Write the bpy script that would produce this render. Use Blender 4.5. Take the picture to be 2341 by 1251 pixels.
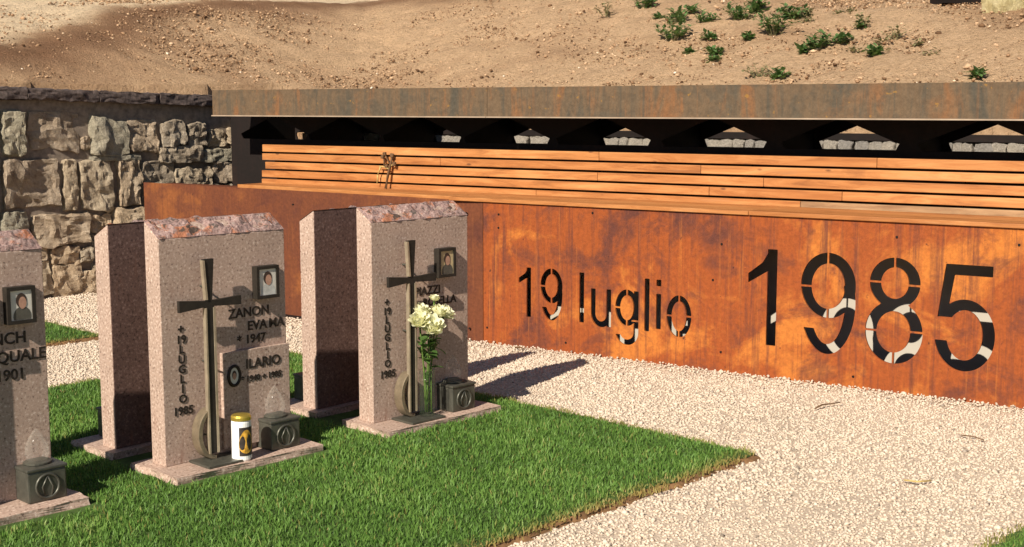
import bpy, bmesh, math, random
import numpy as np
from mathutils import Vector, Matrix, noise

R = math.radians
scn = bpy.context.scene
for o in list(bpy.data.objects): bpy.data.objects.remove(o)

# ------------------------------------------------------------------ camera
cam_d = bpy.data.cameras.new('camera'); cam = bpy.data.objects.new('camera', cam_d)
scn.collection.objects.link(cam)
cam.location = (0, 0, 1.45); cam.rotation_euler = (R(90-7.35), 0, 0)
cam_d.sensor_width = 36; cam_d.lens = 45.37; cam_d.clip_start = .05; cam_d.clip_end = 2000
scn.camera = cam
# ------------------------------------------------------------------ sky, sun, exposure
SUN_AZ, SUN_EL = 28.8, 35.0            # the light travels towards this bearing, sun 35 deg high
world = bpy.data.worlds.new('World'); scn.world = world; world.use_nodes = True
wn = world.node_tree; bg = wn.nodes['Background']
sky = wn.nodes.new('ShaderNodeTexSky'); sky.sky_type = 'NISHITA'; sky.sun_disc = False
sky.sun_elevation = R(SUN_EL); sky.sun_rotation = R(180+SUN_AZ)
sky.altitude = 1000; sky.air_density = .9; sky.dust_density = .4; sky.ozone_density = 1.0   # clear mountain air
wn.links.new(sky.outputs[0], bg.inputs[0]); bg.inputs[1].default_value = .05
sd = bpy.data.lights.new('sun', 'SUN'); sd.energy = 5.0; sd.angle = R(.5); sd.color = (1, .90, .76)
sun = bpy.data.objects.new('sun', sd); scn.collection.objects.link(sun)
sv = Vector((math.sin(R(SUN_AZ))*math.cos(R(SUN_EL)), math.cos(R(SUN_AZ))*math.cos(R(SUN_EL)), -math.sin(R(SUN_EL))))
sun.rotation_euler = sv.to_track_quat('-Z', 'Y').to_euler(); sun.location = (-6, -9, 9)
scn.view_settings.view_transform = 'Standard'; scn.view_settings.look = 'None'
scn.view_settings.exposure = 0.55; scn.view_settings.gamma = 1
scn.render.engine = 'CYCLES'

# ------------------------------------------------------------------ frames of the site
E1 = Vector((math.sin(R(43.8)), math.cos(R(43.8)))); E2 = Vector((-E1.y, E1.x))     # along / across the grave rows
K0 = Vector((-.178, 7.896)); BD = Vector((.8308, -.5565)); BN = Vector((.5565, .8308))   # bench line
S0 = Vector((-3.539, 9.787))                                                              # foot of the rubble retaining wall
ROT_G = R(90-43.8); ROT_B = math.atan2(BD.y, BD.x)
def G(a, b): p = E1*a+E2*b; return p.x, p.y

# ------------------------------------------------------------------ helpers
col = scn.collection
def link(o, parent=None):
    col.objects.link(o)
    if parent: o.parent = parent
    return o
def tag(o, label=None, cat=None, group=None, kind=None):
    for k, v in (('label', label), ('category', cat), ('group', group), ('kind', kind)):
        if v: o[k] = v
    return o
def empty(name, loc, rz=0, **kw):
    o = bpy.data.objects.new(name, None); o.empty_display_size = .1
    o.location = loc; o.rotation_euler = (0, 0, rz); link(o)
    return tag(o, **kw)
def copy_tree(o, parent=None):
    c = o.copy(); col.objects.link(c); c.parent = parent
    for ch in o.children: copy_tree(ch, c)
    return c

class MB:
    def __init__(s): s.v = []; s.f = []
    def add(s, vs, fs):
        n = len(s.v); s.v += [tuple(v) for v in vs]; s.f += [tuple(i+n for i in f) for f in fs]; return s
    def box(s, x0, x1, y0, y1, z0, z1):
        return s.add([(x0,y0,z0),(x1,y0,z0),(x1,y1,z0),(x0,y1,z0),(x0,y0,z1),(x1,y0,z1),(x1,y1,z1),(x0,y1,z1)],
              [(0,3,2,1),(4,5,6,7),(0,1,5,4),(1,2,6,5),(2,3,7,6),(3,0,4,7)])
    def tube(s, pts, rad, n=8, cap=True):
        pts = [Vector(p) for p in pts]; m = len(pts)
        if not hasattr(rad, '__len__'): rad = [rad]*m
        vs = []; up = Vector((.13, .31, .94))
        for i, p in enumerate(pts):
            t = (pts[min(i+1, m-1)]-pts[max(i-1, 0)]).normalized()
            a = t.cross(up)
            if a.length < .2: a = t.cross(Vector((1, 0, 0)))
            a.normalize(); b = t.cross(a)
            for k in range(n):
                th = 2*math.pi*k/n; vs.append(p+(a*math.cos(th)+b*math.sin(th))*rad[i])
        fs = [(i*n+k, i*n+(k+1) % n, (i+1)*n+(k+1) % n, (i+1)*n+k) for i in range(m-1) for k in range(n)]
        if cap: fs += [tuple(range(n-1, -1, -1)), tuple(range((m-1)*n, m*n))]
        return s.add(vs, fs)
    def lathe(s, prof, n=24, cx=0, cy=0, a0=0, a1=2*math.pi):
        full = abs(a1-a0-2*math.pi) < 1e-6; c = n if full else n+1; m = len(prof)
        vs = [(cx+r*math.cos(a0+(a1-a0)*k/n), cy+r*math.sin(a0+(a1-a0)*k/n), z) for r, z in prof for k in range(c)]
        fs = [(i*c+k, i*c+(k+1) % c, (i+1)*c+(k+1) % c, (i+1)*c+k) for i in range(m-1) for k in range(n)]
        return s.add(vs, fs)
    def build(s, name, mat, parent=None, smooth=False, bevel=0, loc=None, rot=None):
        me = bpy.data.meshes.new(name); me.from_pydata(s.v, [], s.f); me.update()
        return mobj(name, me, mat, parent, smooth, bevel, loc, rot)
def mobj(name, me, mat, parent=None, smooth=False, bevel=0, loc=None, rot=None):
    if bevel:
        bm = bmesh.new(); bm.from_mesh(me)
        bmesh.ops.recalc_face_normals(bm, faces=bm.faces)
        ed = [e for e in bm.edges if len(e.link_faces) == 2 and e.calc_face_angle(0) > .5]
        bmesh.ops.bevel(bm, geom=ed, offset=bevel, segments=2, affect='EDGES', profile=.6)
        bm.to_mesh(me); bm.free()
    if smooth:
        me.polygons.foreach_set('use_smooth', [True]*len(me.polygons))
    me.materials.clear(); me.materials.append(mat)
    o = bpy.data.objects.new(name, me); link(o, parent)
    if loc: o.location = loc
    if rot: o.rotation_euler = rot
    return o
def np_mesh(name, verts, tris, mat, attrs=None):
    me = bpy.data.meshes.new(name); nv, nt = len(verts), len(tris)
    me.vertices.add(nv); me.vertices.foreach_set('co', np.asarray(verts, np.float32).ravel())
    me.loops.add(nt*3); me.loops.foreach_set('vertex_index', np.asarray(tris, np.int32).ravel())
    me.polygons.add(nt); me.polygons.foreach_set('loop_start', np.arange(0, nt*3, 3, dtype=np.int32))
    me.polygons.foreach_set('loop_total', np.full(nt, 3, np.int32))
    me.update(calc_edges=True); me.validate()
    for k, a in (attrs or {}).items():
        at = me.attributes.new(k, 'FLOAT', 'POINT'); at.data.foreach_set('value', np.asarray(a, np.float32))
    me.materials.append(mat)
    return link(bpy.data.objects.new(name, me))
def curve_fill(polys, depth, name='shape'):
    """outline polygons in (x, z), even-odd filled, as a plate facing -y, from y=0 to y=depth"""
    cu = bpy.data.curves.new(name, 'CURVE'); cu.dimensions = '2D'; cu.fill_mode = 'BOTH'; cu.extrude = depth/2
    for p in polys:
        sp = cu.splines.new('POLY'); sp.points.add(len(p)-1); sp.use_cyclic_u = True
        for q, (x, y) in zip(sp.points, p): q.co = (x, y, 0, 1)
    o = bpy.data.objects.new(name, cu); col.objects.link(o)
    dg = bpy.context.evaluated_depsgraph_get()
    me = bpy.data.meshes.new_from_object(o.evaluated_get(dg)); bpy.data.objects.remove(o); bpy.data.curves.remove(cu)
    for v in me.vertices: v.co = (v.co.x, -v.co.z+depth/2, v.co.y)
    me.materials.clear(); return me
def text_mesh(body, size, depth, align='LEFT', bold=0):
    cu = bpy.data.curves.new('lettering', 'FONT'); cu.body = body; cu.size = size; cu.extrude = depth; cu.offset = bold
    cu.align_x = align; cu.resolution_u = 3
    o = bpy.data.objects.new('lettering', cu); col.objects.link(o)
    dg = bpy.context.evaluated_depsgraph_get()
    me = bpy.data.meshes.new_from_object(o.evaluated_get(dg)); bpy.data.objects.remove(o); bpy.data.curves.remove(cu)
    for v in me.vertices: v.co = (v.co.x, -v.co.z, v.co.y)
    me.materials.clear(); return me
def rough_block(sx, sy, sz, seed, rough=.12, rnd=.35, cuts=5, fine=0.):
    """a quarried block centred on the origin, rounded and broken"""
    bm = bmesh.new(); bmesh.ops.create_cube(bm, size=1)
    bmesh.ops.subdivide_edges(bm, edges=bm.edges, cuts=cuts, use_grid_fill=True)
    off = Vector((seed*7.31, seed*3.17, seed*1.73)); m = min(sx, sz)
    for v in bm.verts:
        c = v.co*2
        p = (abs(c.x)**5+abs(c.y)**5+abs(c.z)**5)**.2
        q = c.lerp(c/p, rnd)*.5
        q = Vector((q.x*sx, q.y*sy, q.z*sz))
        nn = noise.noise_vector(q*(1.1/m)+off)*rough*m*1.1 + noise.noise_vector(q*(3.2/m)+off)*rough*m*.55
        if fine: nn += noise.noise_vector(q*22+off)*fine + noise.noise_vector(q*48+off)*fine*.5
        v.co = q+nn
    me = bpy.data.meshes.new('stone'); bm.to_mesh(me); bm.free(); return me

# ------------------------------------------------------------------ materials
def new_mat(name, rough=.8, metallic=0, spec=.3):
    m = bpy.data.materials.new(name); m.use_nodes = True; nt = m.node_tree
    b = nt.nodes['Principled BSDF']; b.inputs['Roughness'].default_value = rough; b.inputs['Metallic'].default_value = metallic
    b.inputs['Specular IOR Level'].default_value = spec
    return m, nt, b
def nd(nt, t, **kw):
    n = nt.nodes.new(t)
    for k, v in kw.items():
        if hasattr(n, k): setattr(n, k, v)
        else: n.inputs[k.replace('_', ' ')].default_value = v
    return n
def coords(nt, scale=(1, 1, 1), jitter=False):
    tc = nt.nodes.new('ShaderNodeTexCoord'); mp = nt.nodes.new('ShaderNodeMapping'); mp.inputs['Scale'].default_value = scale
    nt.links.new(tc.outputs['Object'], mp.inputs['Vector'])
    if jitter:
        oi = nt.nodes.new('ShaderNodeObjectInfo'); ml = nt.nodes.new('ShaderNodeMath'); ml.operation = 'MULTIPLY'; ml.inputs[1].default_value = 37
        nt.links.new(oi.outputs['Random'], ml.inputs[0]); nt.links.new(ml.outputs[0], mp.inputs['Location'])
    return mp.outputs[0]
def tex(nt, vec, scale, detail=4, rough=.6, dist=0):
    n = nd(nt, 'ShaderNodeTexNoise'); n.inputs['Scale'].default_value = scale; n.inputs['Detail'].default_value = detail
    n.inputs['Roughness'].default_value = rough; n.inputs['Distortion'].default_value = dist
    nt.links.new(vec, n.inputs['Vector']); return n.outputs[0]
def ramp(nt, fac, stops):
    r = nt.nodes.new('ShaderNodeValToRGB'); cr = r.color_ramp
    while len(cr.elements) < len(stops): cr.elements.new(.5)
    for e, (p, c) in zip(cr.elements, stops):
        e.position = p; e.color = (*c, 1) if hasattr(c, '__len__') else (c, c, c, 1)
    nt.links.new(fac, r.inputs[0]); return r.outputs[0]
def mix(nt, fac, a, b, mode='MIX'):
    m = nt.nodes.new('ShaderNodeMix'); m.data_type = 'RGBA'; m.blend_type = mode
    for s, v in ((m.inputs[0], fac), (m.inputs[6], a), (m.inputs[7], b)):
        if isinstance(v, bpy.types.NodeSocket): nt.links.new(v, s)
        elif hasattr(v, '__len__'): s.default_value = (*v, 1)
        else: s.default_value = v
    return m.outputs[2]
def bump(nt, b, h, strength, dist):
    n = nt.nodes.new('ShaderNodeBump'); n.inputs['Strength'].default_value = strength; n.inputs['Distance'].default_value = dist
    nt.links.new(h, n.inputs['Height']); nt.links.new(n.outputs[0], b.inputs['Normal'])
def setc(nt, b, c): nt.links.new(c, b.inputs['Base Color'])
def objrand(nt):
    return nt.nodes.new('ShaderNodeObjectInfo').outputs['Random']
def attr(nt, name):
    a = nt.nodes.new('ShaderNodeAttribute'); a.attribute_name = name; return a.outputs['Fac']

def m_granite(name, dark, mid, light, lichen=False):
    m, nt, b = new_mat(name, .62 if not lichen else .9, spec=.35); v = coords(nt)
    c = ramp(nt, tex(nt, v, 95, 2.5, .6), [(.30, dark), (.44, mid), (.56, mid), (.68, light)])
    c = mix(nt, 1, c, ramp(nt, tex(nt, v, 3.5, 3), [(.3, .82), (.7, 1.1)]), 'MULTIPLY')
    if lichen:
        c = mix(nt, ramp(nt, tex(nt, v, 13, 5, .65), [(.52, 0), (.60, .8)]), c, (.44, .16, .07))
        c = mix(nt, ramp(nt, tex(nt, v, 26, 4, .6, .4), [(.56, 0), (.63, .9)]), c, (.07, .06, .05))
        c = mix(nt, ramp(nt, tex(nt, v, 11, 3, .6, .9), [(.6, 0), (.7, .6)]), c, (.30, .29, .25))
        bump(nt, b, tex(nt, v, 60, 5, .7), .8, .012)
    else:
        # damp reddish streaks running down from the weathered top
        st = tex(nt, coords(nt, (14, 14, 2.2)), 1.6, 4, .6)
        c = mix(nt, ramp(nt, st, [(.60, 0), (.74, .42)]), c, (.22, .10, .065))
        bump(nt, b, tex(nt, v, 180, 2), .15, .003)
    setc(nt, b, c); return m
def m_corten(name, cols, seed=0, streak=.6):
    """cols: base, bright, dark, fleck"""
    m, nt, b = new_mat(name, .78, .0, .25); v = coords(nt)
    big = tex(nt, coords(nt, (2.2, 2.2, .6) if seed == 4 else (1, 1, 1.25)), 1.6+.1*seed, 6, .64, .5)
    c = ramp(nt, big, [(.36, cols[2]), (.455, cols[0]), (.53, cols[0]), (.62, cols[1])])
    blot = tex(nt, coords(nt, (1.3, 1.3, 1.6)), 3.0, 6, .68, .5)
    c = mix(nt, ramp(nt, blot, [(.53, 0), (.63, .6), (.8, .5)]), c, cols[2])
    c = mix(nt, ramp(nt, blot, [(.30, .45), (.42, 0)]), c, cols[1])
    st = tex(nt, coords(nt, (11, 11, .5)), 1.9, 6, .74, .08)
    c = mix(nt, ramp(nt, st, [(.50, 0), (.66, streak)]), c, cols[2])
    st2 = tex(nt, coords(nt, (26, 26, .9)), 1.3, 5, .72)
    c = mix(nt, ramp(nt, st2, [(.56, 0), (.74, .6)]), c, cols[1])
    c = mix(nt, 1, c, ramp(nt, tex(nt, v, 42, 5, .75), [(.25, .66), (.75, 1.28)]), 'MULTIPLY')
    c = mix(nt, ramp(nt, tex(nt, v, 28, 2, .5), [(.70, 0), (.76, .75)]), c, cols[3])
    setc(nt, b, c); bump(nt, b, tex(nt, v, 120, 4, .7), .25, .004)
    return m
M = {}
M['granite'] = m_granite('pink_granite', (.14, .088, .070), (.44, .316, .252), (.66, .53, .445))
M['granite_top'] = m_granite('split_granite_with_lichen', (.15, .085, .078), (.34, .225, .20), (.48, .37, .33), True)
M['granite_back'] = m_granite('darker_brown_granite', (.05, .027, .023), (.15, .088, .072), (.26, .165, .14))  # darker brown granite for the back faces of the rear stones
M['corten'] = m_corten('rust_orange_steel', ((.27, .064, .014), (.45, .145, .026), (.105, .033, .022), (.05, .016, .012)), 0, .8)
M['corten_side'] = m_corten('rust_brown_steel', ((.135, .042, .018), (.21, .070, .022), (.095, .030, .018), (.05, .018, .013)), 2, .5)
M['corten_fascia'] = m_corten('weathered_grey_brown_steel', ((.120, .080, .047), (.185, .088, .038), (.070, .060, .044), (.26, .135, .03)), 4, .8)
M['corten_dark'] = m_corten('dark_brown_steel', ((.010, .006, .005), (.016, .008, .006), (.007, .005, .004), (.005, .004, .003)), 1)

def m_wood():
    m, nt, b = new_mat('oiled_larch_boards', .6, spec=.3)
    v = coords(nt, (1, 6, 9), True); r = objrand(nt)
    c = ramp(nt, tex(nt, v, 2.2, 8, .72, .8), [(.30, (.22, .080, .024)), (.48, (.40, .158, .047)), (.68, (.53, .25, .09))])
    c = mix(nt, 1, c, ramp(nt, r, [(0, (.86, .80, .74)), (1, (1.08, 1.12, 1.16))]), 'MULTIPLY')
    c = mix(nt, ramp(nt, tex(nt, coords(nt, (1, 4, 5), True), 3.1, 3, .6), [(.64, 0), (.75, .5)]), c, (.24, .10, .04))
    kn = nd(nt, 'ShaderNodeTexVoronoi'); kn.inputs['Scale'].default_value = 4.5; nt.links.new(coords(nt, (1, 2.2, 2.6), True), kn.inputs['Vector'])
    c = mix(nt, ramp(nt, kn.outputs['Distance'], [(.05, .8), (.11, 0)]), c, (.10, .04, .018))
    c = mix(nt, ramp(nt, tex(nt, coords(nt, (.6, 9, 12), True), 2.4, 4, .7), [(.58, 0), (.74, .4)]), c, (.30, .19, .11))
    setc(nt, b, c); bump(nt, b, tex(nt, coords(nt, (2, 30, 40), True), 3, 3), .3, .003); return m
M['wood'] = m_wood()
def m_wood_grey():
    m, nt, b = new_mat('weathered_grey_board', .75)
    c = ramp(nt, tex(nt, coords(nt, (1, 5, 8), True), 2.6, 6, .7, .4), [(.3, (.19, .10, .05)), (.55, (.36, .22, .115)), (.75, (.45, .30, .17))])
    setc(nt, b, c); return m
M['wood_grey'] = m_wood_grey()
def m_plain(name, c, rough=.6, metallic=0, var=.25, scale=30, spec=.3):
    m, nt, b = new_mat(name, rough, metallic, spec); v = coords(nt)
    k = ramp(nt, tex(nt, v, scale, 4), [(.3, tuple(x*(1-var) for x in c)), (.7, tuple(x*(1+var) for x in c))])
    setc(nt, b, k); return m
M['bronze'] = m_plain('dark_patinated_bronze', (.105, .103, .084), .45, .5, .3, 25, .5)
M['bronze_lit'] = m_plain('lit_strip_bronze', (.42, .35, .25), .42, .5, .25, 20, .5)  # lighter bronze: sunlit strips of the cross put into the colour
M['bronze_dark'] = m_plain('blackened_bronze', (.028, .023, .018), .6, .2)
M['bronze_mid'] = m_plain('brown_bronze', (.25, .20, .135), .45, .5)
M['letter'] = m_plain('dark_bronze_lettering', (.035, .027, .022), .5, .4)
M['concrete'] = m_plain('pale_limewashed_wall', (.42, .385, .33), .9, 0, .06, 4)
M['lip'] = m_plain('lit_steel_edge', (.34, .26, .19), .6, 0, .2, 8)  # lighter steel: the lit line along the lip put into the colour
M['mortar'] = m_plain('sandy_lime_mortar', (.23, .185, .145), .95, 0, .35, 22)
M['coping'] = m_plain('dark_rough_porphyry', (.095, .072, .065), .95, 0, .55, 45)
M['soil_edge'] = m_plain('brown_turf_edge', (.20, .11, .05), .95, 0, .4, 30)
def m_stone(name, a, bb, c):
    m, nt, b = new_mat(name, .92, spec=.2); v = coords(nt, (1, 1, 1), True)
    k = ramp(nt, tex(nt, v, 9, 6, .68, .3), [(.3, a), (.5, bb), (.7, c)])
    k = mix(nt, 1, k, ramp(nt, objrand(nt), [(0, (.82, .82, .84)), (1, (1.15, 1.1, 1.02))]), 'MULTIPLY')
    k = mix(nt, ramp(nt, tex(nt, v, 24, 4, .7), [(.6, 0), (.72, .5)]), k, (.5, .42, .31))
    setc(nt, b, k); bump(nt, b, tex(nt, v, 26, 8, .75), 1, .05); return m
M['stone0'] = m_stone('tan_rubble_stone', (.27, .20, .14), (.52, .41, .295), (.66, .55, .42))
M['stone1'] = m_stone('grey_rubble_stone', (.22, .20, .16), (.40, .37, .29), (.54, .49, .39))
M['stone2'] = m_stone('brown_rubble_stone', (.25, .20, .15), (.48, .40, .30), (.64, .56, .44))
M['white_stone'] = m_stone('pale_broken_limestone', (.42, .39, .34), (.66, .61, .54), (.80, .75, .67))
M['yellow_stone'] = m_stone('pale_yellow_stone', (.36, .28, .12), (.62, .54, .30), (.75, .67, .42))

def m_pebble():
    m, nt, b = new_mat('cream_gravel', .85, spec=.25); r = attr(nt, 'rnd')
    c = ramp(nt, r, [(0, (.47, .385, .30)), (.2, (.56, .465, .365)), (.6, (.61, .51, .40)), (.85, (.66, .56, .45)), (.94, (.60, .47, .37)), (.965, (.40, .34, .28)), (1, (.20, .165, .13))])
    setc(nt, b, c); return m
M['pebble'] = m_pebble()
def m_ground():
    m, nt, b = new_mat('cream_gravel_bed', .95, spec=.1); v = coords(nt)
    c = ramp(nt, tex(nt, v, 75, 3, .7), [(.3, (.42, .335, .25)), (.5, (.60, .485, .37)), (.7, (.68, .565, .445))])
    c = mix(nt, 1, c, ramp(nt, tex(nt, v, 1.3, 3), [(.3, .88), (.7, 1.06)]), 'MULTIPLY')
    setc(nt, b, c); bump(nt, b, tex(nt, v, 90, 3, .6), .9, .012); return m
M['ground'] = m_ground()
def m_soil():
    m, nt, b = new_mat('bare_tan_soil', .97, spec=.08); v = coords(nt)
    c = ramp(nt, tex(nt, v, 30, 6, .7), [(.26, (.30, .185, .105)), (.40, (.60, .40, .235)), (.60, (.68, .465, .285)), (.78, (.76, .56, .37))])
    c = mix(nt, ramp(nt, tex(nt, v, .55, 4, .6, .5), [(.50, 0), (.62, .45)]), c, (.36, .205, .115))
    a = attr(nt, 'damp')
    c = mix(nt, a, c, (.25, .135, .075))
    c = mix(nt, attr(nt, 'track'), c, (.86, .68, .46))
    setc(nt, b, c); c = mix(nt, ramp(nt, tex(nt, v, 34, 3, .7, .3), [(.54, 0), (.66, .62)]), c, (.26, .155, .09))
    sc = nd(nt, 'ShaderNodeMapping'); sc.inputs['Rotation'].default_value = (0, 0, .9); sc.inputs['Scale'].default_value = (3, 14, 8); nt.links.new(v, sc.inputs['Vector'])
    c = mix(nt, ramp(nt, tex(nt, sc.outputs[0], 1.6, 5, .7), [(.54, 0), (.68, .5)]), c, (.32, .195, .115))
    c = mix(nt, 1, c, ramp(nt, tex(nt, v, 4.5, 4, .65), [(.3, .86), (.7, 1.08)]), 'MULTIPLY')
    setc(nt, b, c); bump(nt, b, tex(nt, v, 40, 7, .75), 1, .05); return m
M['soil'] = m_soil()
def m_clod():
    m, nt, b = new_mat('soil_crumbs', .97, spec=.08); r = attr(nt, 'rnd')
    setc(nt, b, ramp(nt, r, [(0, (.10, .055, .03)), (.3, (.19, .11, .06)), (.6, (.38, .24, .14)), (.97, (.54, .37, .23)), (.99, (.66, .5, .34)), (1, (.75, .68, .56))])); return m
M['clod'] = m_clod()
def m_grass():
    m, nt, b = new_mat('lawn_grass', .55, spec=.3); r = attr(nt, 'rnd'); d = attr(nt, 'dry')
    c = ramp(nt, r, [(0, (.075, .155, .027)), (.4, (.128, .255, .048)), (.75, (.185, .32, .068)), (.92, (.25, .365, .095)), (1, (.36, .40, .14))])
    c = mix(nt, d, c, (.40, .27, .10)); setc(nt, b, c)
    tr = nt.nodes.new('ShaderNodeBsdfTranslucent'); nt.links.new(c, tr.inputs[0])
    ms = nt.nodes.new('ShaderNodeMixShader'); ms.inputs[0].default_value = .3
    out = nt.nodes['Material Output']
    nt.links.new(b.outputs[0], ms.inputs[1]); nt.links.new(tr.outputs[0], ms.inputs[2]); nt.links.new(ms.outputs[0], out.inputs[0])
    return m
M['grass'] = m_grass()
M['turf'] = m_plain('turf_soil', (.055, .10, .02), .95, 0, .4, 20)
def m_leaf(name, c, tr_c, f=.3, rough=.5, var=.3):
    m, nt, b = new_mat(name, rough, spec=.35); v = coords(nt)
    k = ramp(nt, tex(nt, v, 22, 3), [(.3, tuple(x*(1-var) for x in c)), (.7, tuple(x*(1+var) for x in c))]); setc(nt, b, k)
    tr = nt.nodes.new('ShaderNodeBsdfTranslucent'); tr.inputs[0].default_value = (*tr_c, 1)
    ms = nt.nodes.new('ShaderNodeMixShader'); ms.inputs[0].default_value = f
    nt.links.new(b.outputs[0], ms.inputs[1]); nt.links.new(tr.outputs[0], ms.inputs[2]); nt.links.new(ms.outputs[0], nt.nodes['Material Output'].inputs[0])
    return m
M['weed'] = m_leaf('weed_leaf', (.105, .19, .062), (.17, .28, .06))
M['weed_dry'] = m_leaf('dry_weed_leaf', (.24, .23, .11), (.28, .25, .10))
M['petal'] = m_leaf('ivory_rose_petal', (.88, .87, .62), (.9, .9, .6), .35, .5, .05)
M['leaf'] = m_leaf('rose_leaf', (.085, .165, .042), (.16, .28, .06), .3, .4)
M['stem'] = m_plain('green_stem', (.10, .17, .035), .5)
M['twig'] = m_plain('dry_twig', (.12, .065, .03), .8)
M['twig_pale'] = m_plain('dry_straw', (.45, .33, .12), .8)
M['wax'] = m_plain('white_plastic_jar', (.86, .85, .82), .35, 0, .03)
M['gold'] = m_plain('gold_lid', (.62, .45, .08), .3, .7, .15)
M['print_dark'] = m_plain('dark_print', (.05, .04, .035), .4, 0, .4, 60)
M['print_gold'] = m_plain('golden_print', (.62, .34, .05), .4, 0, .55, 55)
M['skin'] = m_plain('photo_skin', (.42, .24, .17), .4, 0, .15, 60)
M['hair'] = m_plain('photo_hair', (.05, .032, .025), .4)
M['cloth_l'] = m_plain('photo_light_cloth', (.50, .50, .47), .4)
M['cloth_d'] = m_plain('photo_dark_cloth', (.09, .085, .07), .4)
M['paper'] = m_plain('photo_paper', (.62, .59, .52), .3, 0, .08)
M['paper_warm'] = m_plain('photo_paper_yellowed', (.50, .39, .22), .3, 0, .1)
def m_glass(name, tint=(1, 1, 1), rough=.02):
    m = bpy.data.materials.new(name); m.use_nodes = True; b = m.node_tree.nodes['Principled BSDF']
    b.inputs['Base Color'].default_value = (*tint, 1); b.inputs['Transmission Weight'].default_value = 1
    b.inputs['Roughness'].default_value = rough; b.inputs['IOR'].default_value = 1.45; return m
M['glass'] = m_glass('clear_glass', (.95, .98, .95))
def m_thin(name, lo, hi, c):
    m = bpy.data.materials.new(name); m.use_nodes = True; nt = m.node_tree; b = nt.nodes['Principled BSDF']
    b.inputs['Base Color'].default_value = (*c, 1); b.inputs['Roughness'].default_value = .08
    t = nt.nodes.new('ShaderNodeBsdfTransparent'); x = nt.nodes.new('ShaderNodeMixShader'); lw = nt.nodes.new('ShaderNodeLayerWeight'); lw.inputs[0].default_value = .25
    r = nt.nodes.new('ShaderNodeMapRange'); r.inputs[3].default_value = lo; r.inputs[4].default_value = hi
    nt.links.new(lw.outputs['Facing'], r.inputs[0]); nt.links.new(r.outputs[0], x.inputs[0])
    nt.links.new(t.outputs[0], x.inputs[1]); nt.links.new(b.outputs[0], x.inputs[2]); nt.links.new(x.outputs[0], nt.nodes['Material Output'].inputs[0])
    return m
M['glass_frost'] = m_thin('thin_lamp_glass', .02, .16, (.8, .75, .66)); M['glass_vase'] = m_thin('thin_vase_glass', .03, .30, (.10, .14, .08))

# ================================================================== THE SETTING
# gravel sheet reaching the horizon
MB().add([(-300, -300, 0), (300, -300, 0), (300, 300, 0), (-300, 300, 0)], [(0, 1, 2, 3)]).build('gravel_ground', M['ground'])['kind'] = 'structure'

# ---- dirt bank above the walls
def hill(x, y):
    rx, ry = x-K0.x, y-K0.y
    s = rx*BD.x+ry*BD.y; off = rx*BN.x+ry*BN.y
    a = (x-S0.x)*E2.x+(y-S0.y)*E2.y+.69; b = off-1.97
    q = .5*(a+b+np.sqrt((a-b)**2+.0625))
    qc = 2.15+1.6*np.exp(-((s+3.7)**2)/(2*2.3**2)-(np.minimum(off-4.5, 0)**2)/8)
    qc = qc-.62*np.clip((1.9-off)/1.8, 0, 1)
    soft = .5*(q-qc+np.sqrt((q-qc)**2+.1225))
    return 1.28+.42*q-.285*soft, s, off, a-.69, q-qc
def noise_np(x, y, f, seed):
    return np.array([noise.fractal(Vector((a*f, b*f, seed)), 1.0, 2.0, 4) for a, b in zip(x, y)])
def hill_inside(s, off, dd1): return (dd1 > .14) | (off > 2.03)
def make_hill():
    def axis(lo, hi, flo, fhi, fine, coarse):
        a = list(np.arange(flo, fhi, fine)); x = flo; st = fine
        while x > lo: st = min(st*1.25, coarse); x -= st; a.insert(0, x)
        x = fhi; st = fine
        while x < hi: st = min(st*1.25, coarse); x += st; a.append(x)
        return np.array(a)
    X = axis(-60, 60, -6, 6.2, .045, 3); Y = axis(-6, 90, 8.2, 14.5, .045, 3)
    gx, gy = np.meshgrid(X, Y); x = gx.ravel(); y = gy.ravel()
    z, s, off, dd1, dq = hill(x, y)
    ins = hill_inside(s, off, dd1)
    nz = noise_np(x, y, 1.4, 3.1)*.034 + noise_np(x, y, 6.5, 9.2)*.016 + noise_np(x, y, 15., 2.2)*.007
    # furrows left by the digger, running down the bank
    fur = np.array([noise.noise(Vector(((a*.8+b*.6)*9, (b*.8-a*.6)*1.6, 2.))) for a, b in zip(x, y)])
    edge = np.clip(np.maximum(dd1-.14, off-2.03)/.4, 0, 1)
    z = np.where(ins, z+(nz+fur*.012)*(.3+.7*edge), 1.02)
    n = len(X); idx = np.arange(len(x)).reshape(gx.shape)
    q = np.stack([idx[:-1, :-1], idx[:-1, 1:], idx[1:, 1:], idx[1:, :-1]], -1).reshape(-1, 4)
    q = q[ins[q].any(1)]
    tr = np.concatenate([q[:, [0, 1, 2]], q[:, [0, 2, 3]]])
    used = np.unique(tr); mp = -np.ones(len(x), int); mp[used] = np.arange(len(used)); tr = mp[tr]
    nn = noise_np(x[used], y[used], .9, 5.)
    dq = dq[used]; xs, ys, ss, of = x[used], y[used], s[used], off[used]
    left = np.clip((-ss-2.6)/1.6, 0, 1)
    track = np.clip((dq-.12+nn*.25)/.3, 0, 1)*left*.85
    damp = np.exp(-((dq+.15+nn*.3)/.42)**2)*left*.95
    right = np.clip((ss-1.6)/.8, 0, 1)
    damp = np.maximum(damp, np.exp(-((dq+.05+nn*.25)/.35)**2)*right*.7)
    o = np_mesh('hillside', np.stack([xs, ys, z[used]], -1), tr, M['soil'], {'track': track, 'damp': damp})
    o.data.polygons.foreach_set('use_smooth', [True]*len(o.data.polygons))
    o['kind'] = 'structure'
make_hill()
rng = np.random.default_rng(7)
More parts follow.
